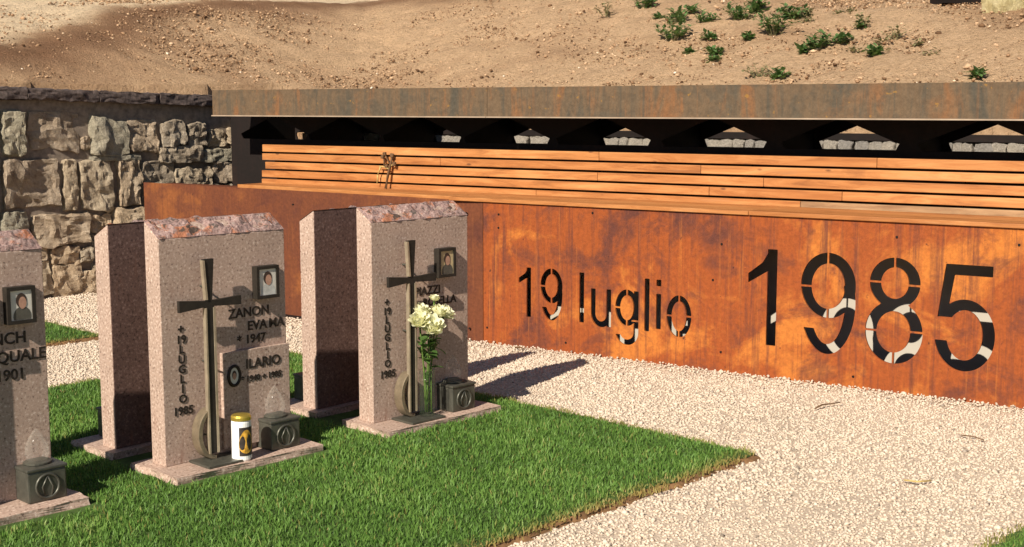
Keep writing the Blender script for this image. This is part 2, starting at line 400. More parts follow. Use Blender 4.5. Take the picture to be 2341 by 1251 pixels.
def blobs(cx, cy, cz, sx, sy, sz, seed, sub):
    """many small angular lumps: octahedron based"""
    r = np.random.default_rng(seed); n = len(cx)
    base = np.array([(1,0,0),(-1,0,0),(0,1,0),(0,-1,0),(0,0,1),(0,0,-1)], float)
    tri = np.array([(0,2,4),(2,1,4),(1,3,4),(3,0,4),(2,0,5),(1,2,5),(3,1,5),(0,3,5)])
    if sub:
        b2 = [tuple(v) for v in base]; t2 = []
        for a, b, c in tri:
            ids = []
            for p, q in ((a, b), (b, c), (c, a)):
                m = (base[p]+base[q]); m = tuple(np.round(m/np.linalg.norm(m), 6))
                if m not in b2: b2.append(m)
                ids.append(b2.index(m))
            t2 += [(a, ids[0], ids[2]), (ids[0], b, ids[1]), (ids[2], ids[1], c), tuple(ids)]
        base = np.array(b2); tri = np.array(t2)
    k = len(base)
    P = base[None]*(1+r.uniform(-.28, .28, (n, k, 1)))
    P = P*np.stack([sx, sy, sz], -1)[:, None]
    th = r.uniform(0, 6.283, n); c, s = np.cos(th)[:, None], np.sin(th)[:, None]
    ti = r.uniform(-.5, .5, n)[:, None]
    x, y, z = P[..., 0], P[..., 1], P[..., 2]
    z, x = z*np.cos(ti)+x*np.sin(ti), x*np.cos(ti)-z*np.sin(ti)
    V = np.stack([x*c-y*s+cx[:, None], x*s+y*c+cy[:, None], z+cz[:, None]], -1).reshape(-1, 3)
    T = (tri[None]+(np.arange(n)*k)[:, None, None]).reshape(-1, 3)
    return V, T, np.repeat(r.uniform(0, 1, n), k)
n = 60000
x = rng.uniform(-5.6, 5.6, n); y = rng.uniform(8.4, 14.2, n)
z, s_, off_, dd_, dq_ = hill(x, y)
dens = np.array([noise.noise(Vector((a*.9, b*.9, 1.7))) for a, b in zip(x, y)])
keep = hill_inside(s_, off_, dd_-.05) & ((dens + rng.uniform(-.5, .5, n)) > .05)
x, y, z = x[keep], y[keep], z[keep]; n = len(x)
sz = .0055+.010*rng.power(.35, n)**3+ (rng.random(n) > .996)*.013
V, T, rr = blobs(x, y, z+sz*.3, sz*1.3, sz, sz*.8, 3, True)
tag(np_mesh('soil_clods', V, T, M['clod'], {'rnd': rr}), 'loose brown clods and pebbles strewn over the bare dirt bank', 'soil', kind='stuff')

# ---- lawns between gravel paths
LAWNS = [(-3.0, 4.47, 2.89, 6.2), (-3.0, 4.0, 7.41, 8.9), (-3.0, 4.6, -.6, 1.69)]
def make_lawn(a0, a1, b0, b1, k):
    r = random.Random(k); pts = []
    def side(p, q):
        L = math.dist(p, q); m = max(2, int(L/.07)); nx, ny = -(q[1]-p[1])/L, (q[0]-p[0])/L
        for i in range(m):
            t = i/m; w = r.uniform(-.018, .018) if i else 0
            pts.append((p[0]+(q[0]-p[0])*t+nx*w, p[1]+(q[1]-p[1])*t+ny*w))
    c = [(a0, b0), (a1, b0), (a1, b1), (a0, b1)]
    for i in range(4): side(c[i], c[(i+1) % 4])
    top = [(*G(*p), .022) for p in pts]; cx, cy = (a0+a1)/2, (b0+b1)/2
    low = [(*G(p[0]+(.035 if p[0] > cx else -.035), p[1]+(.035 if p[1] > cy else -.035)), -.01) for p in pts]
    m = len(pts)
    o = MB().add(top, [tuple(range(m))]).build('lawn', M['turf']); o['kind'] = 'structure'
    e = MB().add([(p[0], p[1], p[2]-.003) for p in top]+low, [(i, m+i, m+(i+1) % m, (i+1) % m) for i in range(m)]).build('lawn_edge', M['soil_edge'], o)
for k, l in enumerate(LAWNS): make_lawn(*l, k)
PLINTHS = [(f-.07, f+.66, 4.17, 4.94) for f in (1.57, 2.61, 3.63, .55, -.47)]
def blades():
    r = np.random.default_rng(11); A = []; B = []
    def fill(a0, a1, b0, b1, dens, lawn):
        k = int((a1-a0)*(b1-b0)*dens); a = r.uniform(a0, a1, k); b = r.uniform(b0, b1, k)
        A.append(np.stack([a, b, np.full(k, lawn, float)], -1))
    fill(1.5, 4.52, 2.84, 6.25, 13500, 0); fill(-.6, 1.5, 2.89, 6.2, 2500, 0)
    fill(2.9, 4.05, 7.36, 8.9, 6500, 1); fill(.2, 2.9, 7.41, 8.9, 1500, 1)
    fill(3.5, 4.65, .9, 1.74, 11000, 2); fill(.5, 3.5, .3, 1.69, 1500, 2)
    P = np.concatenate(A); a, b, ln = P.T
    ok = np.ones(len(a), bool)
    for p0, p1, q0, q1 in PLINTHS: ok &= ~((a > p0) & (a < p1) & (b > q0) & (b < q1))
    a, b, ln = a[ok], b[ok], ln[ok].astype(int); n = len(a)
    L = np.array(LAWNS)[ln]
    de = np.minimum(L[:, 1]-a, np.minimum(b-L[:, 0+2], L[:, 3]-b))          # distance to the mown border
    near = b-L[:, 2]
    px = E1.x*a+E2.x*b; py = E1.y*a+E2.y*b
    cl = np.array([noise.noise(Vector((u*5, v*5, .3))) for u, v in zip(px, py)])
    cl2 = np.array([noise.noise(Vector((u*1.1, v*1.1, 4.3))) for u, v in zip(px, py)])
    rag = np.array([noise.noise(Vector((u*9, v*9, 7.7))) for u, v in zip(px, py)])
    dry = np.clip(1-(near+cl*.03)/.07, 0, 1)*.75*(r.random(n) < .8) + (r.random(n) < .035)*.5
    dry = np.maximum(dry, np.clip(1-de/.03, 0, 1)*.5)
    h = r.uniform(.013, .031, n)*(1+.3*cl)*np.where(de < .04, .7, 1)
    th = r.uniform(0, 6.283, n); w = r.uniform(.0016, .0030, n)
    ln_ = r.uniform(.1, .8, n)*h; la = r.uniform(0, 6.283, n)
    ux, uy = np.cos(th)*w, np.sin(th)*w; lx, ly = np.cos(la)*ln_, np.sin(la)*ln_
    z0 = np.full(n, .018)
    v0 = np.stack([px-ux, py-uy, z0], -1); v1 = np.stack([px+ux, py+uy, z0], -1)
    v2 = np.stack([px+ux*.8+lx*.35, py+uy*.8+ly*.35, z0+h*.6], -1); v3 = np.stack([px-ux*.8+lx*.35, py-uy*.8+ly*.35, z0+h*.6], -1)
    v4 = np.stack([px+lx, py+ly, z0+h], -1)
    V = np.stack([v0, v1, v2, v3, v4], 1).reshape(-1, 3)
    T = (np.array([(0, 1, 2), (0, 2, 3), (3, 2, 4)])[None]+(np.arange(n)*5)[:, None, None]).reshape(-1, 3)
    rr = np.clip(.45+.35*cl+.2*cl2+r.normal(0, .2, n), 0, 1)
    kp = np.repeat(de > -.012-.05*np.clip(rag+r.normal(0, .35, n), 0, 1), 3)
    return V, T[kp], np.repeat(rr, 5), np.repeat(np.clip(dry, 0, 1), 5)
V, T, rr, dd = blades()
tag(np_mesh('grass', V, T, M['grass'], {'rnd': rr, 'dry': dd}), 'short green mown grass of the lawn strips', 'grass', kind='stuff')

# ---- loose gravel of the paths
def pebbles():
    r = np.random.default_rng(5); k = 245000
    y = 3.7+6.6*r.power(1.15, k); x = (r.uniform(-.46, .70, k))*(y+.6)
    a = x*E1.x+y*E1.y; b = x*E2.x+y*E2.y
    off = (x-K0.x)*BN.x+(y-K0.y)*BN.y; dd1 = (x-S0.x)*E2.x+(y-S0.y)*E2.y
    ok = (off < -.012) & (dd1 < -.02)
    for l in LAWNS: ok &= ~((a > l[0]) & (a < l[1]+.012) & (b > l[2]-.012) & (b < l[3]+.012))
    x, y = x[ok], y[ok]; n = len(x)
    # thin out with distance: stones too small to see are left to the bed
    s = r.uniform(.0038, .0078, n)*(1+.25*(y-4)/5) + (r.random(n) > .97)*r.uniform(.002, .007, n)
    und = np.array([noise.noise(Vector((u*1.6, v*1.6, 2.))) for u, v in zip(x, y)])
    s = s*(1+.22*und)
    heap = np.exp(-((x-K0.x)*BN.x+(y-K0.y)*BN.y)**2/.02)*.014*r.random(n)   # gravel thrown up against the steel
    return blobs(x, y, s*.25+heap, s*1.25, s, s*.72, 9, False)
V, T, rr = pebbles()
tag(np_mesh('gravel', V, T, M['pebble'], {'rnd': rr}), 'loose cream gravel covering the paths', 'gravel', kind='stuff')

# ================================================================== STEEL WALL WITH THE CUT DATE
def glyph_holes():
    x0, x1, z0, z1, st = .22, 3.10, .05, .73, .0035
    gx, gz = np.meshgrid(np.arange(x0, x1, st), np.arange(z0, z1, st))
    def ell(cx, cz, a, b):
        px, pz = gx-cx, gz-cz
        k0 = np.hypot(px/a, pz/b); k1 = np.hypot(px/a**2, pz/b**2)+1e-9
        return np.where(k0 < 1e-6, -min(a, b), k0*(k0-1)/k1)
    def box(a, b, c, d):
        qx = np.abs(gx-(a+b)/2)-(b-a)/2; qz = np.abs(gz-(c+d)/2)-(d-c)/2
        return np.hypot(np.maximum(qx, 0), np.maximum(qz, 0))+np.minimum(np.maximum(qx, qz), 0)
    def poly(P):
        dmin = np.full(gx.shape, 1e9); sgn = np.zeros(gx.shape, bool); m = len(P)
        for i in range(m):
            (ax, az), (bx, bz) = P[i], P[(i+1) % m]
            ex, ez = bx-ax, bz-az; wx, wz = gx-ax, gz-az
            t = np.clip((wx*ex+wz*ez)/(ex*ex+ez*ez), 0, 1)
            dmin = np.minimum(dmin, np.hypot(wx-ex*t, wz-ez*t))
            c = (az > gz) != (bz > gz)
            sgn ^= c & (gx < ax+(gz-az)/(bz-az if bz != az else 1e-9)*ex)
        return np.where(sgn, -dmin, dmin)
    U = lambda *f: np.minimum.reduce(f); I = lambda *f: np.maximum.reduce(f)
    ring = lambda o, i: np.maximum(o, -i)
    F = []
    # large 1985
    F.append(U(box(1.862, 1.917, .175, .697), poly([(1.752, .508), (1.875, .585), (1.895, .697), (1.876, .697), (1.832, .622), (1.752, .560)])))
    nine = lambda cx, o1, i1, o2, i2, rz, lz: U(ring(ell(cx, *o1), ell(cx, *i1)), I(ring(ell(cx, *o2), ell(cx, *i2)), U(I(cx-gx, gz-rz), I(gx-cx, gz-lz))))
    bw = .0045
    br = lambda a, b, c, d: -box(a, b, c, d)
    F.append(I(nine(2.2, (.526, .148, .172), (.522, .089, .119), (.43, .149, .268), (.43, .092, .214), .53, .295),
               br(2.196-bw, 2.196+bw, .6, .75), br(2.0, 2.15, .516-bw, .516+bw), br(2.2-bw, 2.2+bw, .33, .43)))
    F.append(I(U(I(ell(2.549, .565, .129, .130)), ell(2.551, .312, .147, .162)), -ell(2.549, .565, .070, .080), -ell(2.549, .314, .086, .106),
               br(2.546-bw, 2.546+bw, .62, .75), br(2.35, 2.5, .566-bw, .566+bw), br(2.6, 2.75, .558-bw, .558+bw),
               br(2.35, 2.5, .315-bw, .315+bw), br(2.6, 2.75, .322-bw, .322+bw), br(2.552-bw, 2.552+bw, .1, .23)))
    bowl = I(ring(ell(2.902, .33, .146, .180), ell(2.902, .331, .087, .125)), -box(2.70, 2.862, .298, .415))
    F.append(U(poly([(2.800, .682), (3.026, .682), (3.026, .628), (2.845, .628), (2.815, .425), (2.767, .412)]), bowl))
    # small 19 luglio
    F.append(U(box(.320, .352, .19, .492), poly([(.263, .392), (.326, .43), (.345, .492), (.334, .492), (.308, .455), (.263, .425)])))
    bs = .004
    F.append(I(nine(.497, (.392, .077, .105), (.392, .043, .070), (.34, .077, .157), (.34, .044, .122), .39, .262),
               br(.497-bs, .497+bs, .43, .52), br(.40, .47, .388-bs, .388+bs), br(.497-bs, .497+bs, .27, .34)))
    F.append(box(.691, .723, .191, .488))
    F.append(U(box(.770, .801, .255, .400), box(.874, .905, .180, .402), I(ring(ell(.838, .255, .068, .080), ell(.838, .255, .037, .045)), gz-.256)))
    F.append(I(U(ring(ell(1.009, .305, .076, .106), ell(1.009, .305, .043, .072)), box(1.054, 1.085, .165, .405), I(ring(ell(1.0095, .166, .0755, .078), ell(1.0095, .166, .045, .046)), gz-.167, -box(.9, 1.0, .147, .2))),
               br(.9, .98, .303-bs, .303+bs), br(1.009-bs, 1.009+bs, .36, .44), br(1.009-bs, 1.009+bs, .17, .25), br(1.04, 1.12, .232-bs, .232+bs)))
    F.append(box(1.123, 1.154, .180, .484))
    F.append(U(box(1.197, 1.228, .199, .402), box(1.197, 1.228, .445, .483)))
    F.append(I(ring(ell(1.341, .285, .077, .119), ell(1.341, .285, .045, .084)), br(1.341-bs, 1.341+bs, .35, .42), br(1.25, 1.31, .285-bs, .285+bs), br(1.37, 1.43, .288-bs, .288+bs), br(1.341-bs, 1.341+bs, .15, .22)))
    D = np.minimum.reduce(F)+1e-7
    # marching squares
    H, W = D.shape; neg = D < 0; seg = {}
    code = neg[:-1, :-1]*1+neg[:-1, 1:]*2+neg[1:, 1:]*4+neg[1:, :-1]*8
    def pt(e):
        i, j, h = e
        a = D[i, j]; b = D[i, j+1] if h else D[i+1, j]; t = a/(a-b)
        return (gx[i, j]+(t*st if h else 0), gz[i, j]+(0 if h else t*st))
    tab = {1: ['LB'], 2: ['BR'], 3: ['LR'], 4: ['RT'], 5: ['LB', 'RT'], 6: ['BT'], 7: ['LT'], 8: ['TL'], 9: ['TB'], 10: ['BR', 'TL'], 11: ['TR'], 12: ['RL'], 13: ['RB'], 14: ['BL']}
    adj = {}
    for i, j in zip(*np.nonzero((code > 0) & (code < 15))):
        E = {'B': (i, j, 1), 'T': (i+1, j, 1), 'L': (i, j, 0), 'R': (i, j+1, 0)}
        for s in tab[int(code[i, j])]:
            a, b = E[s[0]], E[s[1]]; adj.setdefault(a, []).append(b); adj.setdefault(b, []).append(a)
    loops = []; seen = set()
    for s in adj:
        if s in seen: continue
        lp = [s]; seen.add(s); cur = s
        while True:
            nx = [q for q in adj[cur] if q not in seen]
            if not nx: break
            cur = nx[0]; seen.add(cur); lp.append(cur)
        P = [pt(e) for e in lp]
        # drop nearly collinear points
        Q = []
        for k in range(len(P)):
            a, b, c = P[k-1], P[k], P[(k+1) % len(P)]
            cr = (b[0]-a[0])*(c[1]-b[1])-(b[1]-a[1])*(c[0]-b[0])
            if abs(cr) > 2.0e-7 or k % 6 == 0: Q.append(b)
        if len(Q) > 3: loops.append(Q)
    return loops
WTOP = .874; SEND = 6.2
wall = empty('steel_wall', (K0.x, K0.y, 0), ROT_B, label='long rust orange steel wall cut with 19 luglio 1985', cat='wall')
def pl_rect(x0, x1, z0, z1): return [(x0, z0), (x1, z0), (x1, z1), (x0, z1)]
pm = curve_fill([pl_rect(.002, 3.9, -.12, WTOP)]+glyph_holes(), .012)
p = mobj('panel', pm, M['corten'], wall); p['label'] = 'bright orange panel with the stencilled date'
MB().box(3.903, SEND, 0, .012, -.12, WTOP).build('panel', M['corten'], wall)
pl = MB().box(-3.31, -.002, 0, .012, -.12, WTOP+.004).build('panel', M['corten_side'], wall, rot=(0, 0, R(-3.2)))
pl['label'] = 'duller brown end panel'
for k, (a, b) in enumerate([(.117, .803), (.116, .721), (.777, .841), (1.593, .708), (1.601, .11), (.03, .097), (1.545, .507), (3.139, .795), (2.55, .80), (.60, .06), (2.35, .06)]):
    MB().tube([(a, -.004, b), (a, .002, b)], .0065, 8).build('bolt', M['corten_dark'], wall)
for a, b in [(-.12, .80), (-.10, .08), (-1.5, .8), (-1.6, .09), (-2.9, .8)]:
    MB().tube([(a, -.0062-a*-.0559, b), (a, .002-a*-.0559, b)], .0065, 8).build('bolt', M['corten_dark'], wall)
# folded top ledge of the end panel
MB().add([(-3.29, .20, WTOP-.012), (-2.345, .142, WTOP-.012), (-2.345, .46, WTOP-.012), (-3.29, .46, WTOP-.012)], [(0, 1, 2, 3)]).build('ledge', M['corten_side'], wall)

# ---- bench behind the wall: limewashed back, seat and slatted backrest
bench = empty('slatted_bench', (K0.x, K0.y, 0), ROT_B, label='long orange larch bench with slatted backrest above the steel wall', cat='bench')
MB().box(-2.3, SEND, .42, .47, 0, .855).build('back_wall', M['concrete'], bench)
MB().box(-2.312, -2.302, .15, .48, 0, .855).build('light_stop', M['corten_dark'], bench)  # added plate, stops light leaking in at the open box end
MB().box(-.3, SEND, .02, .418, .835, .853).box(-2.3, -.301, .19, .418, .835, .853).build('seat_tray', M['corten_dark'], bench)
MB().box(-2.3, SEND, .014, .418, -.02, .006).build('dark_floor', M['corten_dark'], bench)  # added dark sheet over the sunlit gravel, keeps the cut letters dark
rb = random.Random(4)
def board(x0, x1, y0, y1, z0, z1, name='slat', mat='wood', f0=None):
    g = .0012; xx0, xx1 = x0+g, x1-g; cx = (x0+x1)/2
    m = MB()
    ya, yb = (y0, y0) if f0 is None else f0
    m.add([(xx0-cx, ya, z0), (xx1-cx, yb, z0), (xx1-cx, y1, z0), (xx0-cx, y1, z0), (xx0-cx, ya, z1), (xx1-cx, yb, z1), (xx1-cx, y1, z1), (xx0-cx, y1, z1)],
          [(0, 3, 2, 1), (4, 5, 6, 7), (0, 1, 5, 4), (1, 2, 6, 5), (2, 3, 7, 6), (3, 0, 4, 7)])
    return m.build(name, M[mat], bench, bevel=.003, loc=(cx, 0, 0))
rows = [(1.124, 1.176), (1.063, 1.111), (1.000, 1.049), (.938, .987), (.880, .925)]
joints = [[-2.313, .55, 2.284, 4.3, SEND], [-2.313, -.669, 1.241, 3.4, SEND], [-2.28, .545, 1.636, 3.9, SEND], [-2.313, -1.2, 1.30, 2.10, 4.5, SEND], [-2.313, .1, 1.862, 3.7, SEND]]
for i, ((z0, z1), js) in enumerate(zip(rows, joints)):
    lean = (z0-.88)*.06
    for a, b in zip(js[:-1], js[1:]):
        w = 'wood_grey' if i == 4 and a > 1.8 and a < 3 else 'wood'
        board(a, b, .445+lean, .475+lean, z0, z1, mat=w)
# seat boards: the front one rides on the steel and is cut to follow the bent end panel
sj = [-2.31, -.25, 1.75, 3.75, SEND]
for a, b in zip(sj[:-1], sj[1:]):
    f = (-.016, -.016) if a >= -.3 else (.198, .022)
    board(a, b, 0, .165 if a >= -.3 else .20, WTOP-.012 if a < -.3 else WTOP+.001, .897, 'seat_board', f0=f)
    board(a+.3 if a > -2 else a, min(b+.3, SEND), .172 if a >= -.3 else .207, .30, .861, .895, 'seat_board')
    board(a, b, .307, .436, .861, .894, 'seat_board')
for s in (-2.2, -.9, .3, 1.5, 2.7, 3.9, 5.1):
    MB().box(s, s+.04, .49, .53, .3, 1.15).build('post', M['corten_dark'], bench)

# ---- steel canopy over the bench
can = empty('steel_canopy', (K0.x, K0.y, 0), ROT_B, label='weathered brown steel canopy beam above the slatted bench', cat='canopy')
for a, b in ((-2.545, -.108), (-.105, 3.30), (3.303, SEND)):
    MB().box(a, b, .20, .212, 1.392, 1.572).build('fascia', M['corten_fascia'], can)
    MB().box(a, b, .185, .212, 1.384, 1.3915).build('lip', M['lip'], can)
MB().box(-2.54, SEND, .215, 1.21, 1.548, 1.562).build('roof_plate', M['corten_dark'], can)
MB().box(-3.3, -1.7, 1.215, 1.925, 1.40, 1.415).build('shade_slab', M['corten_dark'], can)  # added unseen slab, keeps sun off the leftmost openings
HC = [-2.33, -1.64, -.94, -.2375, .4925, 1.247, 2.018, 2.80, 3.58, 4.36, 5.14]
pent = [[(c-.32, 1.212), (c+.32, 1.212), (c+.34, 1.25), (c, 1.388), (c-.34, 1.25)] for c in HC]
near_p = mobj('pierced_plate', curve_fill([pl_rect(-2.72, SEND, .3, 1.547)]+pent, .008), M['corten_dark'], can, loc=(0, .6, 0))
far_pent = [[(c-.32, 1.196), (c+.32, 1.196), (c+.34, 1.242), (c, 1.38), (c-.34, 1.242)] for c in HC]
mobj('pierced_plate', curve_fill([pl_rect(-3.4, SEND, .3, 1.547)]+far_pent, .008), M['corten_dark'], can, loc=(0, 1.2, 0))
for c0, c1 in zip([-2.7]+HC[:-1], HC):
    s = (c0+c1)/2 if c0 > -2.7 else -2.69
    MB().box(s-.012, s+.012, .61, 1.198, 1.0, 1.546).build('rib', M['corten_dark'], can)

# ---- sunken drain behind the canopy with a pale dry stone wall
MB().add([(-3.4, 1.21, .9), (SEND, 1.21, .9), (SEND, 2.1, .9), (-3.4, 2.1, .9)], [(0, 1, 2, 3)]).build('drainage_trench', M['ground'], loc=(K0.x, K0.y, 0), rot=(0, 0, ROT_B))['kind'] = 'structure'
dry = empty('dry_stone_wall', (K0.x+BN.x*1.93, K0.y+BN.y*1.93, .9), ROT_B, label='pale limestone drystone wall seen through the pierced steel plate', cat='stone wall')
MB().box(-3.3, SEND, .02, .12, -.05, .325).build('core', M['mortar'], dry)
MB().box(-3.3, SEND, -.035, .12, .332, .375).build('dark_band', M['corten_dark'], dry)  # dark band along the top of the pale stones
rs = random.Random(2); protos = [rough_block(1, .55, 1, 50+i, .16, .7) for i in range(6)]
for rowz, h in ((.02, .12), (.145, .09), (.24, .085)):
    x = -3.2
    while x < 3.6:
        w = rs.uniform(.06, .13); me = protos[rs.randrange(6)]
        o = mobj('stone', me, M['white_stone'], dry, loc=(x+w/2, 0, rowz+h/2)); o.scale = (w*.96, .16, h*rs.uniform(.95, 1.1)); x += w

# ================================================================== RUBBLE RETAINING WALL
rw = empty('stone_wall', (S0.x, S0.y, 0), ROT_G, label='rough rubble stone retaining wall with dark coping under the dirt bank', cat='stone wall')
MB().box(-2.6, 2.35, .0, .42, -.1, 1.50).build('mortar', M['mortar'], rw)
STONES = [(-0.32,1.10,-0.16,1.41,1),(-0.11,1.12,0.30,1.42,0),(0.39,1.08,0.68,1.36,1),(0.71,1.10,0.95,1.36,0),(1.00,1.14,1.20,1.33,2),(1.24,1.13,1.40,1.32,2),(1.43,1.13,1.61,1.26,2),(1.63,1.15,1.74,1.28,2),(1.78,1.16,1.97,1.27,2),(-0.32,0.71,0.09,1.06,0),(0.14,0.67,0.24,1.04,2),(0.28,0.66,0.53,1.03,2),(0.60,0.67,0.78,1.03,0),(0.81,0.83,1.08,1.01,2),(0.97,1.01,1.34,1.13,2),(1.36,1.00,1.66,1.10,1),(1.67,1.00,1.95,1.15,2),(1.10,0.82,1.44,0.95,2),(1.47,0.83,1.71,0.99,0),(1.80,0.82,1.97,0.96,2),(0.38,1.03,0.79,1.07,1),(-0.36,0.45,-0.16,0.66,1),(-0.13,0.40,0.32,0.64,0),(0.36,0.47,0.52,0.62,0),(0.55,0.41,0.83,0.65,0),(0.54,0.22,0.82,0.39,2),(0.37,0.25,0.51,0.45,2),(0.02,0.26,0.23,0.38,0),(0.24,0.26,0.34,0.36,2),(0.03,0.00,0.24,0.25,0),(0.26,-0.01,0.43,0.17,0),(0.35,0.17,0.50,0.24,2),(-0.37,0.29,-0.02,0.43,0),(-0.38,0.04,-0.01,0.28,2),(0.52,-0.05,0.81,0.20,0),(0.46,-0.03,0.50,0.15,2),
  (.30,1.13,.37,1.22,0),(.84,.42,1.2,.60,2),(1.22,.40,1.55,.62,0),(.84,.22,1.1,.40,0),(1.12,.2,1.5,.38,2),(.84,-.02,1.25,.2,2),(1.28,0,1.6,.18,0),(1.0,.64,1.3,.80,0),(1.33,.65,1.7,.80,2),(1.73,.64,2.0,.8,0)]
for row, (z0, z1) in enumerate(((.0, .26), (.29, .44), (.46, .68), (.70, 1.06), (1.09, 1.40))):
    x = -2.55
    while x < -.42:
        w = min(rs.uniform(.2, .42), -.36-x); STONES.append((x, z0, x+w-.04, z1, rs.randrange(3))); x += w
rk = random.Random(8)
for i, (t0, z0, t1, z1, k) in enumerate(STONES):
    w, h = (t1-t0)*1.07, (z1-z0)*1.07; dpt = .20
    me = rough_block(w, dpt, h, i+1, .12 if min(w, h) > .12 else .10, .34, 11, .012)
    out = rk.uniform(-.024, .018)
    o = mobj('stone', me, M['stone%d' % k], rw, loc=((t0+t1)/2, .055+out, (z0+z1)/2), smooth=False)
x = -2.6; k = 0
while x < 2.3:
    w = rk.uniform(.5, .75); zt = 1.575-.028*x
    me = rough_block(w-.002, .40, .085, 90+k, .07, .10, 11, .014)
    o = mobj('coping_stone', me, M['coping'], rw, loc=(x+w/2, .125, zt-.04)); o.rotation_euler = (0, R(1.6), 0)
    x += w; k += 1

# ================================================================== GRAVES
def slab_mesh(w, th, zf, zb):
    # sawn body below the split top: front height zf, back height zb
    return MB().add([(0,0,.05),(w,0,.05),(w,th,.05),(0,th,.05),(0,0,zf),(w,0,zf),(w,th,zb),(0,th,zb)],
                    [(0,3,2,1),(0,1,5,4),(1,2,6,5),(2,3,7,6),(3,0,4,7),(4,5,6,7)])
def split_top(w, th, zf, zb, seed):
    nx, ny = 44, 10; m = MB(); vs = []
    for j in range(ny+1):
        for i in range(nx+1):
            x = w*i/nx; y = th*j/ny; e = min(1, min(i, nx-i, j, ny-j)/1.5)
            z = zf+(zb-zf)*j/ny + .003 + e*(noise.fractal(Vector((x*16, y*20, seed)), 1., 2., 4)*.020+.005)
            yy = y-.002+(noise.noise(Vector((x*25, z*9, seed+4)))*.006 if j in (0,) else 0)
            vs.append((x, yy, z))
    fs = [(j*(nx+1)+i, j*(nx+1)+i+1, (j+1)*(nx+1)+i+1, (j+1)*(nx+1)+i) for j in range(ny) for i in range(nx)]
    return m.add(vs, fs)
def plinth(parent, x0, x1, y0, y1, seed):
    me = rough_block(x1-x0, y1-y0, .10, seed, .10, .05)
    bm = bmesh.new(); bmesh.ops.create_cube(bm, size=1); bmesh.ops.subdivide_edges(bm, edges=bm.edges, cuts=9, use_grid_fill=True)
    for v in bm.verts:
        c = v.co.copy(); x, y, z = c.x*(x1-x0), c.y*(y1-y0), c.z*.08
        if abs(c.x) > .49 or abs(c.y) > .49:
            nn = noise.noise_vector(Vector((x*14+seed, y*14, z*30)))
            x += nn.x*.012; y += nn.y*.012
        v.co = (x, y, z)
    me = bpy.data.meshes.new('plinth'); bm.to_mesh(me); bm.free()
    return mobj('plinth', me, M['granite'], parent, loc=((x0+x1)/2, (y0+y1)/2, .01))
def cross(parent):
    """bronze cross with flared ends, standing clear of the stone on pins"""
    cx, zc, y0, y1 = .18, .686, -.064, -.048
    def bar(P, ya=y0, yb=y1):
        n = len(P)
        return MB().add([(x, ya, z) for x, z in P]+[(x, yb, z) for x, z in P],
                        [tuple(range(n)), tuple(range(2*n-1, n-1, -1))]+[(k, n+k, n+(k+1) % n, (k+1) % n) for k in range(n)])
    a, b = .011, .023
    o = bar([(cx-.019, .085), (cx+.019, .085), (cx+.019, zc-a), (cx+a, zc-a), (.326, zc-b*.8), (.326, zc+b*.8), (cx+a, zc+a), (cx+b, .862), (cx-b, .862), (cx-a, zc+a), (.044, zc+b), (.044, zc-b), (cx-a, zc-a), (cx-.019, zc-a)]).build('cross', M['bronze_dark'], parent)
    f = y0-.004
    bar([(cx-.023, .085), (cx-.016, .085), (cx-.016, zc-.016), (cx-.023, zc-.016)], f, y1).build('flange', M['bronze_lit'], o)
    bar([(cx+.014, .085), (cx+.023, .085), (cx+.023, zc-.016), (cx+.014, zc-.016)], f, y1).build('flange', M['bronze_lit'], o)
    bar([(cx-a-.008, zc+.016), (cx-a+.001, zc+.016), (cx-b+.002, .858), (cx-b-.007, .858)], f, y1).build('flange', M['bronze_lit'], o)
    for x, z in ((.18, .75), (.18, .45), (.18, .15)):
        MB().tube([(x, y1-.002, z), (x, .004, z)], .004, 8).build('pin', M['bronze'], o)
    return o
def arc_ring(parent):
    m = MB(); cx, cz, r0, r1 = .188, .163, .083, .097; n = 20; vs = []
    for i in range(n+1):
        a = R(100)+R(175)*i/n
        for r, y in ((r1, -.062), (r1, -.010), (r0, -.010), (r0, -.062)):
            rr = r if r == r1 else r0-.010*math.sin(math.pi*i/n)
            vs.append((cx+rr*math.cos(a)*.78, y, cz+rr*math.sin(a)*1.08))
    fs = [(i*4+k, i*4+(k+1) % 4, i*4+4+(k+1) % 4, i*4+4+k) for i in range(n) for k in range(4)]+[(0, 1, 2, 3), (n*4+3, n*4+2, n*4+1, n*4)]
    o = m.add(vs, fs).build('bronze_ring', M['bronze_mid'], parent, bevel=.003)
    MB().box(.10, .30, -.15, -.004, .0505, .060).build('foot_plate', M['bronze'], parent, bevel=.002)
    return o
def portrait(parent, x0, x1, z0, z1, hair, cloth, paper, dep=.035):
    f = MB(); b = .013
    f.box(x0, x1, -dep, -.001, z0, z0+b).box(x0, x1, -dep, -.001, z1-b, z1).box(x0, x0+b, -dep, -.001, z0+b, z1-b).box(x1-b, x1, -dep, -.001, z0+b, z1-b)
    fr = f.build('photo_frame', M['bronze_dark'], parent)
    y = -dep+.006; xa, xb, za, zb = x0+b, x1-b, z0+b, z1-b; cx = (xa+xb)/2+.003; w = xb-xa; hh = zb-za
    MB().box(xa, xb, y, -.002, za, zb).build('photograph', M[paper], fr)
    def disc(cx, cz, a, c, yy, name, mat, zmin=-9):
        P = [(cx+a*math.cos(t), yy, max(zmin, cz+c*math.sin(t))) for t in [2*math.pi*i/20 for i in range(20)]]
        MB().add(P, [tuple(range(20))]).build(name, mat, fr)
    disc(cx, za+hh*.12, w*.42, hh*.34, y-.0006, 'printed_shoulders', M[cloth], za+.001)
    disc(cx-.002, za+hh*.66, w*.25, hh*.25, y-.0012, 'printed_hair', M[hair])
    disc(cx+.002, za+hh*.58, w*.18, hh*.205, y-.0018, 'printed_face', M['skin'])
